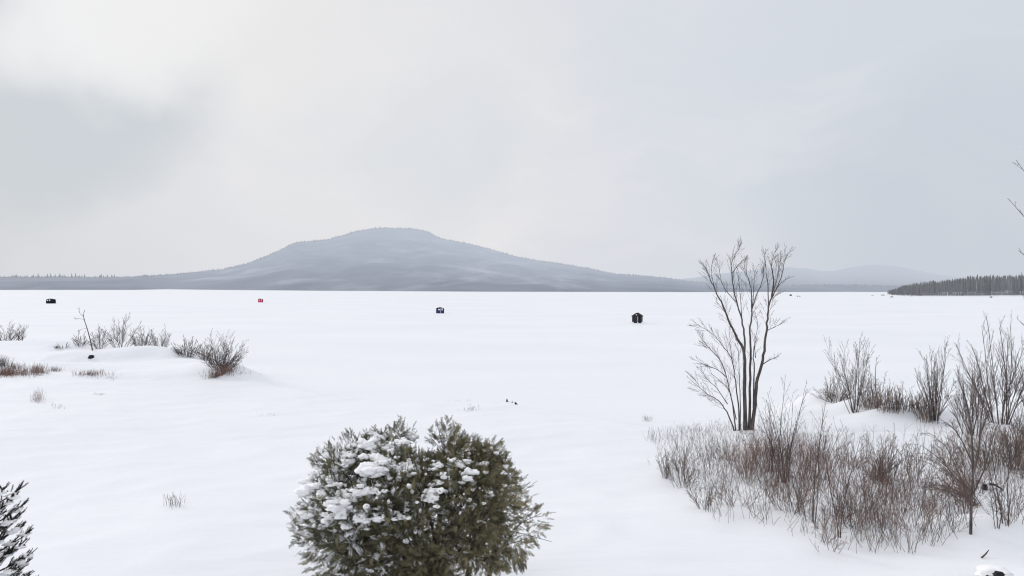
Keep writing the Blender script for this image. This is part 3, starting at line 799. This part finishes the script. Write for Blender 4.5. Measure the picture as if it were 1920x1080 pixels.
clump('big_bush', 416, 694, 610, 84, 64, 'big fan shaped bush with a reddish brown base at the tip of the left bank', 'bush', mats=(M_BROWN, M_FAR), kids=(8, 3), r0=.022, bunch=.4, hmin=.35, wan=.06, rmin=.006)
def lean_sapling():
    B = hit(174, 657); t = empty('leaning_sapling', B, 'single crooked sapling leaning left above the black stone', 'sapling'); rnd = random.Random(8)
    P = lambda x, y: at_depth(x, y, B.y) - B; a, b = MB(), MB()
    for pl, r0, r1 in (([(174, 660), (170, 640), (164, 618), (158, 600), (156, 590), (159, 581)], .055, .014), ([(157, 594), (150, 588), (148, 578)], .02, .008), ([(158, 599), (147, 597), (140, 598)], .016, .007), ([(163, 616), (154, 617), (147, 621)], .014, .006)):
        pts = [P(x, y) for x, y in pl]; m = len(pts); rad = [r0 + (r1-r0)*i/(m-1) for i in range(m)]
        (a if r0 > .05 else b).tube(pts, rad, 6); branch((b, b), pts, [min(r, .012) for r in rad], 1.1, 0, 1, rnd, (7, 3), ratio=.4, start=.5, seg=.1, rmin=.006)
    a.build('trunk', M_BARK, t); b.build('branches', M_TWIG, t)
lean_sapling()
def patch(cx, cy, sx, sy):
    return lambda g: (g.gauss(cx, sx), g.gauss(cy, sy))
g = random.Random(90)
for (cx, cy, sx, sy, n, h, mt, lab) in (
        (12, 703, 24, 2.4, 420, (.25, .75), M_RED, 'reddish grass tufts at the far left below the bank'), (5, 686, 8, 2, 70, (.4, .9), M_FAR, 'grey grass tuft at the left edge above the reddish tufts'),
        (28, 689, 8, 1.5, 50, (.2, .5), M_FAR, 'small grey tuft right of the left edge tuft'), (72, 699, 8, 2.5, 110, (.3, .8), M_RED, 'brownish grass clump right of the reddish tufts'),
        (103, 695, 5, 1.4, 40, (.2, .4), M_RED, 'small brown tuft at the end of the reddish row'), (172, 703, 16, 1.6, 120, (.15, .45), M_RED, 'thin line of brown grass on the left snow'),
        (215, 708, 18, 3, 16, (.1, .25), M_FAR, 'faint weeds right of the thin brown grass line'), (70, 750, 4, 4, 40, (.25, .7), M_GRASS, 'pale tan weed clump low on the left'),
        (188, 740, 8, 1.2, 22, (.06, .16), M_FAR, 'faint tuft on open snow at the left'), (414, 697, 14, 2.6, 240, (.2, .8), M_RED, 'rusty grass around the foot of the big left bush'),
        (455, 700, 16, 3, 22, (.08, .2), M_FAR, 'tiny weeds trailing off the tip of the left bank'), (884, 768, 10, 2.5, 20, (.1, .22), M_FAR, 'faint weeds near the dark rock tips'),
        (862, 752, 20, 1.0, 14, (.05, .12), M_GRASS, 'faint straw tips left of the dark rock tips'), (512, 777, 14, 2, 14, (.06, .15), M_GRASS, 'faint tan weeds on open snow left of the evergreen'),
        (1212, 787, 4, 2, 22, (.12, .26), M_FAR, 'small weed tuft on the snow left of the thicket'), (325, 948, 7, 3, 14, (.3, .5), M_BARK, 'little cluster of dark stems standing alone in the lower left snow'),
        (110, 765, 8, 3, 10, (.15, .35), M_FAR, 'sparse weeds on the lower left slope')):
    undergrowth('grass_tuft', lab, n, patch(cx, cy, sx, sy), mt, h, g, r=.007 if cy < 720 else .005, kids=1, lean=.22)

# ------------------------------------------------------------------ snow-laden cedar in the foreground
def cedar():
    B = hit(790, 1140); Y = B.y; s = Y / F; rnd = random.Random(12)
    t = empty('cedar_bush', B, 'broad round evergreen cedar bush laden with snow clumps on its left side', 'bush')
    def PX(px, py, dy=0): return at_depth(px, py, Y + dy) - B
    # stems
    tr = MB()
    for x0, x1, ytop, dy, r in ((770, 735, 850, 0, .09), (800, 838, 850, .1, .09), (865, 905, 880, -.1, .075), (905, 940, 930, .15, .06), (720, 640, 920, .1, .07), (845, 790, 900, -.3, .06)):
        p0 = PX(x0, 1148, dy); p0.z = -.1; p1 = PX(x1, ytop, dy * 2)
        tr.tube([p0, p0.lerp(p1, .4) + Vector((.03, .02, 0)), p1], [r, r * .7, r * .2], 8)
    tr.build('trunk', M_CBARK, t)
    OUT = [(1130, 610, 930), (1085, 592, 960), (1050, 575, 985), (1010, 556, 1012), (970, 548, 1004), (930, 566, 992), (900, 583, 975), (870, 603, 958), (840, 632, 942), (825, 652, 934), (812, 668, 915)]
    xl = lambda py: interp(-py, [-a for a, b, c in OUT], [b for a, b, c in OUT])
    xr = lambda py: interp(-py, [-a for a, b, c in OUT], [c for a, b, c in OUT])
    peaks = [(700, 797), (750, 779), (834, 779), (868, 806), (906, 820), (664, 826), (797, 872), (636, 856), (932, 848), (603, 884), (962, 880), (576, 922), (984, 925)]
    # lumpy crown: lobes; sprays sit on and just inside their surface
    lobes = []
    for px, py in peaks:
        lobes.append((PX(px, py + 52, rnd.uniform(-.35, .35)), .30 + .1 * rnd.random()))
    for i in range(190):
        py = rnd.uniform(850, 1130); a, b = xl(py), xr(py); u = rnd.uniform(.07, .93); px = a + (b - a) * u
        if py > 1040 and px > 860: continue
        if 772 < px < 820 and py < 872: continue
        
        half = (b - a) / 2 * s; w = (u - .5) * 2; dy = -math.sqrt(max(0, 1 - w*w)) * half * (.35 + .5 * sm((py - 840) / 120)) * rnd.choice((1, 1, 1, -.9, .4))
        lobes.append((PX(px, py, dy), rnd.uniform(.24, .42)))
    cr = MB()
    def spray(p, d, L, tint):
        """flat fan of scaly cedar twigs"""
        n = d.cross(Vector((rnd.uniform(-1, 1), rnd.uniform(-1, 1), rnd.uniform(-.3, 1.)))).normalized(); sd_ = d.cross(n).normalized()
        w = L * .034
        def leaf(a, b, ww):
            m = (a + b) / 2; v = (b - a).cross(n).normalized() * ww; k = len(cr.v)
            cr.v += [a, m + v, b, m - v]; cr.f.append((k, k+1, k+2, k+3)); cr.c += [tint] * 4
        leaf(p, p + d * L, w)
        for k in range(6):
            f = .1 + .14 * k; q = p + d * L * f; sl = L * (.40 - .28 * f) * rnd.uniform(.75, 1.2)
            for sg in (-1, 1):
                e = q + (d * .85 + sd_ * sg * .62 + n * rnd.uniform(-.25, .25)).normalized() * sl
                leaf(q, e, w * .85)
                if k < 3:
                    m_ = q.lerp(e, .45); leaf(m_, m_ + (d * .6 + sd_ * sg * .9).normalized() * sl * .45, w * .7)
    cen = Vector((0, 0, 1.4))
    for c, r in lobes:
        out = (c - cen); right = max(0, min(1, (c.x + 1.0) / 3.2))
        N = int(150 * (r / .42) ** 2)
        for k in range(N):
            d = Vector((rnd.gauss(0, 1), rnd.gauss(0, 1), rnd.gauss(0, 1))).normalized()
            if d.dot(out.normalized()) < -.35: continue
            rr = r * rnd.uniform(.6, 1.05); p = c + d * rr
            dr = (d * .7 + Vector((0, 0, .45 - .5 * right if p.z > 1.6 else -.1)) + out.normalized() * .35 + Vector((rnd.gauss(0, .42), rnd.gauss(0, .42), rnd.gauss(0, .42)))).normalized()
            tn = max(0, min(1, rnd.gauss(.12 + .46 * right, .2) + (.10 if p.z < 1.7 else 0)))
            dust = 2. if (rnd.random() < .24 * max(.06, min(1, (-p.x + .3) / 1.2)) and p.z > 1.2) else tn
            spray(p, dr, rnd.uniform(.10, .25), dust)
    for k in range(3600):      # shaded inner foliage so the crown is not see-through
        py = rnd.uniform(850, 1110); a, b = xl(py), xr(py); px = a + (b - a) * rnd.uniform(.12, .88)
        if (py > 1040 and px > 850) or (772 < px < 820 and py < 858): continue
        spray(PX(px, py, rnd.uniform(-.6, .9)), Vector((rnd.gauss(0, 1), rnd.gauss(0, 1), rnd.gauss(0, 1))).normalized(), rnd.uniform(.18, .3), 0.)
    # feathery leaders at the top and hanging ones lower right
    for px, py in peaks[:9] + [(722, 800), (852, 792), (890, 812), (920, 832), (655, 830), (618, 860), (685, 806)]:
        b0 = PX(px, py + 55, rnd.uniform(-.3, .3)); tip = PX(px + rnd.uniform(-6, 6), py + 4, b0.y)
        for k in range(34):
            f = k / 33; p = b0.lerp(tip, f); an = rnd.uniform(0, 6.28); d = Vector((math.cos(an) * 1.1, math.sin(an) * .8, .45 + .9 * f)).normalized()
            spray(p, d, .24 - .15 * f, rnd.uniform(0, .3) if rnd.random() < .88 else 2.)
    for k in range(420):
        px = rnd.uniform(860, 985); py = rnd.uniform(1020, 1062); p = PX(px, py, rnd.uniform(-.9, .7))
        spray(p, Vector((rnd.gauss(.2, .4), rnd.gauss(0, .4), -.8)).normalized(), .18, rnd.uniform(.1, .6))
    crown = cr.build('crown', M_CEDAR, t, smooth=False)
    # inner shaded mass of dead twigs
    tw = MB()
    for c, r in lobes:
        q = Vector((c.x * .75, c.y * .75, max(.1, c.z - .45))); tw.tube([q, q.lerp(c, .5) + Vector((rnd.gauss(0, .05), rnd.gauss(0, .05), .05)), c], [.012, .008, .004], 4)
        for k in range(7): tw.tube([c - (c - q) * rnd.uniform(0, .5), c + Vector((rnd.gauss(0, r*.6), rnd.gauss(0, r*.6), rnd.gauss(0, r*.6)))], [.008, .004], 3)
    tw.build('branches', M_CBARK, t)
    # snow: picture spots put on the crown's near surface
    from mathutils.bvhtree import BVHTree
    bv = BVHTree.FromPolygons([tuple(v) for v in cr.v], cr.f)
    sn = MB(); k = 0
    spots = []
    for (cx, cy, w, h) in ((712, 822, 17, 15), (692, 832, 15, 12), (728, 838, 16, 8), (745, 832, 14, 8), (775, 836, 12, 12), (768, 820, 9, 8), (795, 858, 9, 8), (720, 862, 16, 14), (735, 872, 18, 9),
                           (705, 878, 18, 14), (690, 885, 16, 9), (752, 878, 14, 10), (755, 890, 9, 6), (672, 884, 10, 8), (660, 880, 10, 8), (632, 890, 14, 11), (622, 900, 10, 7), (655, 856, 13, 9),
                           (645, 868, 8, 5), (663, 903, 8, 8), (635, 913, 7, 6), (612, 915, 11, 13), (592, 915, 17, 12), (642, 930, 13, 11), (655, 925, 8, 6), (662, 938, 10, 7), (636, 944, 16, 8), (642, 956, 12, 9),
                           (625, 950, 10, 6), (603, 962, 13, 7), (620, 968, 12, 8), (590, 958, 9, 5), (685, 918, 11, 8), (690, 928, 6, 5), (675, 958, 9, 7), (688, 974, 14, 6), (684, 980, 6, 7), (730, 905, 9, 7), (738, 921, 5, 7), (722, 914, 5, 4),
                           (707, 932, 7, 4), (802, 921, 12, 10), (806, 930, 8, 6), (782, 945, 9, 8), (840, 905, 9, 5), (847, 928, 4, 7), (881, 887, 10, 8), (860, 871, 12, 6), (848, 864, 6, 6), (818, 836, 6, 6), (838, 838, 6, 5), (828, 824, 8, 5),
                           (747, 966, 9, 6), (733, 938, 8, 4), (785, 876, 4, 3), (776, 888, 6, 3), (727, 982, 5, 3), (563, 950, 7, 5), (572, 965, 9, 6), (867, 917, 6, 4), (820, 874, 8, 4), (908, 870, 5, 4), (697, 812, 8, 5), (660, 838, 7, 4), (645, 985, 9, 5), (675, 866, 8, 6), (690, 856, 9, 6)):
        spots.append((cx, cy, w, h))
    for i in range(330):
        u = rnd.random(); px = 562 + 390 * u ** 1.3; py = 830 + (1 - u) * 60 + rnd.random() * 150 * (1 - .3 * u)
        if py < 1000: spots.append((px, py, rnd.uniform(1.4, 5.5), rnd.uniform(1., 3.2)))
    for cx, cy, w, h in spots:
        r = ray(cx, cy).normalized(); res = bv.ray_cast(CAM - B, r)
        if res[0] is None: continue
        q = res[0] + r * .03; W, H = w * s * 1.2, h * s * 1.0
        nb = 1 if w < 6 else int(4 + w / 2.5)
        for j in range(nb):
            o = Vector((rnd.gauss(0, W * .5), rnd.gauss(0, W * .45), rnd.gauss(0, H * .42))) if nb > 1 else Vector((0, 0, 0))
            f = 1 if nb == 1 else rnd.uniform(.35, .62)
            n_, m_ = (9, 6) if nb == 1 else (16, 11)
            sn.blob(q + o, W * f * rnd.uniform(.7, 1.3), W * f * rnd.uniform(.6, 1.), H * f * .85 + .008, .45, n_, m_, rnd.uniform(0, 50))
    sn.build('snow_clumps', M_SNOWL, t)
cedar()

# ------------------------------------------------------------------ spruce at the lower left corner
def spruce():
    rnd = random.Random(6); Y = 8.2
    C = at_depth(-14, 962, Y); gz = ground(C.x, C.y); B = Vector((C.x, C.y, gz))
    t = empty('spruce_tree', B, 'dark spruce whose needled branches reach in at the lower left corner', 'tree')
    a, n, sn = MB(), MB(), MB(); H = C.z - gz + .25
    a.tube([Vector((0, 0, -.1)), Vector((.02, 0, H * .5)), Vector((0, 0, H))], [.075, .05, .012], 8)
    def twig(p, d, L, r):
        pts = [p]
        for k in range(4):
            d = (d + Vector((rnd.gauss(0, .06), rnd.gauss(0, .06), .05))).normalized(); pts.append(pts[-1] + d * L / 4)
        a.tube(pts, [r, r*.85, r*.7, r*.55, r*.4], 4)
        cnt = int(L * 620)
        for k in range(cnt):
            q, dd = along(pts, k / cnt); e = perp_rot(dd, rnd.uniform(.7, 1.1), rnd) * rnd.uniform(.018, .028); sd_ = dd.cross(e).normalized() * .0024
            n.face([q - sd_, q + sd_, q + e])
        return pts
    for i in range(95):
        f = (i / 95) ** .8; z = .5 + (H - .6) * f; an = i * 2.4; L = (1 - f) * .38 + .34
        d = Vector((math.cos(an), math.sin(an), .05 + .5 * f)).normalized()
        if d.x < -.6: L *= .6
        pts = twig(Vector((0, 0, z)), d, L, .010)
        for k in range(int(5 + L * 14)):
            u = rnd.uniform(.2, .98); q, dd = along(pts, u)
            s2 = dd.cross(Vector((0, 0, 1))).normalized() * rnd.choice((-1, 1))
            tp = twig(q, (dd * .8 + s2 * .7 + Vector((0, 0, rnd.uniform(.1, .5)))).normalized(), L * .38 * (1.15 - u) + .07, .004)
        for _k in range(2):
            q, dd = along(pts, rnd.uniform(.4, .9)); sn.blob(q + Vector((0, 0, .012)), .07, .05, .022, .4, 10, 7, i)
    a.build('branches', M_CBARK, t); n.build('needles', M_SPRUCE, t, smooth=False); sn.build('snow_clumps', M_SNOWL, t)
spruce()

# ------------------------------------------------------------------ ice fishing shelters
def flat_mat(n, c, c2=None, rough=.7): return material(n, c, c2 or tuple(x * 1.35 + .004 for x in c), 3, rough)
M_BWOOD = flat_mat('dark_stained_boards', (.028, .026, .032)); M_ROOF = flat_mat('black_roofing', (.010, .010, .013)); M_DOOR = flat_mat('weathered_trim', (.28, .26, .30))
M_TEAL = flat_mat('side_boards', (.035, .043, .052)); M_BLUE = flat_mat('navy_fabric', (.035, .040, .115)); M_BLK = flat_mat('black_fabric', (.006, .007, .012))
M_WIN = flat_mat('clear_plastic_window', (.72, .75, .80), rough=.3); M_RED2 = flat_mat('red_fabric', (.62, .07, .14)); M_MAR = flat_mat('maroon_fabric', (.16, .035, .06)); M_SKID = flat_mat('old_skid_wood', (.03, .028, .03))

def lake_pt(px, py):
    p = hit(px, py); return p
GS = 'ice fishing shelters on the frozen lake'
# wooden shack
B = lake_pt(1195, 605.5); s = B.y / F
t = empty('ice_shack', B, 'dark wooden gabled ice fishing shack on skids, nearest of the shelters', 'ice shack', GS, rz=R_(-24))
w = 8.2 * s; hz = 13.4 * s; pk = 18.6 * s; b0 = 1.9 * s
m = MB(); m.prism([(-w, b0), (w, b0), (w, hz), (0, pk - .05), (-w, hz)], -w * .9, w * .9); m.build('wall', M_BWOOD, t, smooth=False)
m = MB()
for k in range(7):
    x = -w + .12 + k * (2 * w - .24) / 6.; m.box(x - .02, x + .02, -w * .9 - .025, -w * .9 - .003, b0, hz - .03 + (pk - hz) * max(0, 1 - abs(x) / w) * .8)
m.build('batten', M_TEAL, t, smooth=False)
m = MB(); m.box(w + .003, w + .02, -w * .86, w * .86, b0 + .05, hz - .02); m.build('side_panel', M_TEAL, t, smooth=False)
m = MB(); ov = .16; th = .07
m.prism([(-w - ov, hz - .12), (0, pk), (0, pk + th), (-w - ov, hz - .12 + th)][::-1], -w * .9 - .2, w * .9 + .15)
m.prism([(w + ov, hz - .12), (w + ov, hz - .12 + th), (0, pk + th), (0, pk)], -w * .9 - .2, w * .9 + .15); m.build('roof', M_ROOF, t, smooth=False)
m = MB(); m.box(.10, .86, -w * .9 - .05, -w * .9 - .026, b0 + .02, b0 + 11 * s); d = m.build('door', M_ROOF, t, smooth=False)
m = MB(); m.box(.14, .36, -w * .9 - .075, -w * .9 - .053, b0 + .05, b0 + 10.4 * s); m.build('door_trim', M_DOOR, d, smooth=False)
m = MB(); m.box(-.12, .14, -w * .9 - .05, -w * .9 - .026, hz + .12, hz + .3); m.build('window', M_WIN, t, smooth=False)
for x in (-w * .45, w * .6):
    m = MB(); m.prism([(x - .09, -.03), (x + .09, -.03), (x + .09, b0 - .004), (x - .09, b0 - .004)], -w * 1.15, w * 1.05); m.build('skid', M_SKID, t, smooth=False)
# pop-up fabric shelters
def popup(px, py, wpx, hpx, rz, label, main, dark, peaked, group=GS, detail=True):
    B = lake_pt(px, py); s = B.y / F; t = empty('ice_shelter', B, label, 'ice shelter', group, rz=R_(rz))
    w = wpx * s / 2; h = hpx * s; dp = w * .8
    def wallring(z, k):   # bulging hub walls
        return [(-w*k, -dp*k, z), (0, -dp*k*1.06, z), (w*k, -dp*k, z), (w*k*1.05, 0, z), (w*k, dp*k, z), (0, dp*k*1.06, z), (-w*k, dp*k, z), (-w*k*1.05, 0, z)]
    m = MB(); zs = [(-.05, 1.0), (h*.45, 1.04), (h*.84, .93)]
    for z, k in zs: m.v += [Vector(q) for q in wallring(z, k)]
    for j in range(2):
        for i in range(8): m.f.append((j*8+i, j*8+(i+1) % 8, (j+1)*8+(i+1) % 8, (j+1)*8+i))
    m.build('wall', main, t, smooth=False)
    m = MB(); m.v = [Vector(q) for q in wallring(h*.84, .935)] + [Vector((-w*.35 if peaked else 0, 0, h))]
    for i in range(8): m.f.append((i, (i+1) % 8, 8))
    m.v += [Vector(q) for q in wallring(h*.70, .975)]
    for i in range(8): m.f.append((9+i, 9+(i+1) % 8, (i+1) % 8, i))
    m.build('roof', dark, t, smooth=False)
    if detail:
        for x0, x1, z0, z1 in ((-w*.62, -w*.12, h*.52, h*.72), (w*.30, w*.62, h*.50, h*.82)):
            m = MB(); m.box(x0, x1, -dp*1.13, -dp*1.09, z0, z1); m.build('window', M_WIN, t, smooth=False)
        m = MB(); m.box(-w*.02, w*.05, -dp*1.14, -dp*1.10, .02, h*.8); m.build('corner_seam', dark if main is not M_BLUE else M_WIN, t, smooth=False)
        m = MB(); m.box(w*.82, w*1.0, -dp*1.12, -dp*1.06, 0, h*.78); m.build('door_flap', dark, t, smooth=False)
    return t
popup(825, 587.3, 13.5, 11.5, 14, 'navy blue fabric ice shelter with pale windows and seam, centre of the lake', M_BLUE, M_BLK, False)
popup(95.5, 569, 12, 9.4, -12, 'black fabric ice shelter with two white windows, far left on the lake', M_BLK, M_BLK, True)
popup(488.5, 566.8, 8.6, 7.2, 16, 'small red fabric ice shelter in front of the mountain foot', M_RED2, M_MAR, True)
popup(1482.5, 554.6, 3.2, 2.8, 0, 'tiny black shelter dot far out on the lake right of the tall bare tree', M_BLK, M_BLK, True, detail=False)
M_GREY = flat_mat('grey_fabric', (.22, .21, .22))
popup(1495.5, 556.2, 2.0, 2.0, 0, 'tiny grey shelter dot just right of the tiny black one', M_GREY, M_GREY, True, detail=False)
popup(1499.5, 556.2, 1.8, 1.8, 0, 'rightmost tiny grey shelter dot beyond the tall bare tree', M_GREY, M_GREY, True, detail=False)
popup(1858.5, 558.0, 2.6, 2.2, 0, 'tiny dark shelter in front of the wooded point', M_BLK, M_BLK, True, detail=False)
# boulders off the tip of the wooded point
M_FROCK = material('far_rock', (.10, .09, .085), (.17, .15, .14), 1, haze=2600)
for px, py, w, h, lab in ((1655, 554, 3.5, 1.4, 'low flat boulder off the tip of the wooded point'), (1672, 557.6, 3.2, 1.8, 'brownish boulder in front of the tip of the wooded point'),
                          (1636, 554.2, 2.4, .8, 'outermost small rock off the wooded point'), (1709, 555.5, 2.0, 1.2, 'snowy rock at the shore of the wooded point')):
    B = hit(px, py); s = B.y / F; m = MB(); m.blob(Vector((0, 0, 0)), w*s, w*s*.7, h*s, .4, 12, 8, px); tag(m.build('boulder', M_FROCK, loc=B), lab, 'boulder')

# ------------------------------------------------------------------ render settings
scene.view_settings.view_transform = 'Standard'; scene.view_settings.look = 'None'; scene.view_settings.exposure = 0; scene.view_settings.gamma = 1
scene.render.engine = 'CYCLES'
scene.cycles.use_denoising = True; scene.cycles.denoising_input_passes = 'RGB_ALBEDO_NORMAL'; scene.cycles.denoising_prefilter = 'ACCURATE'
scene.cycles.filter_width = 1.15
scene.cycles.max_bounces = 5; scene.cycles.diffuse_bounces = 3
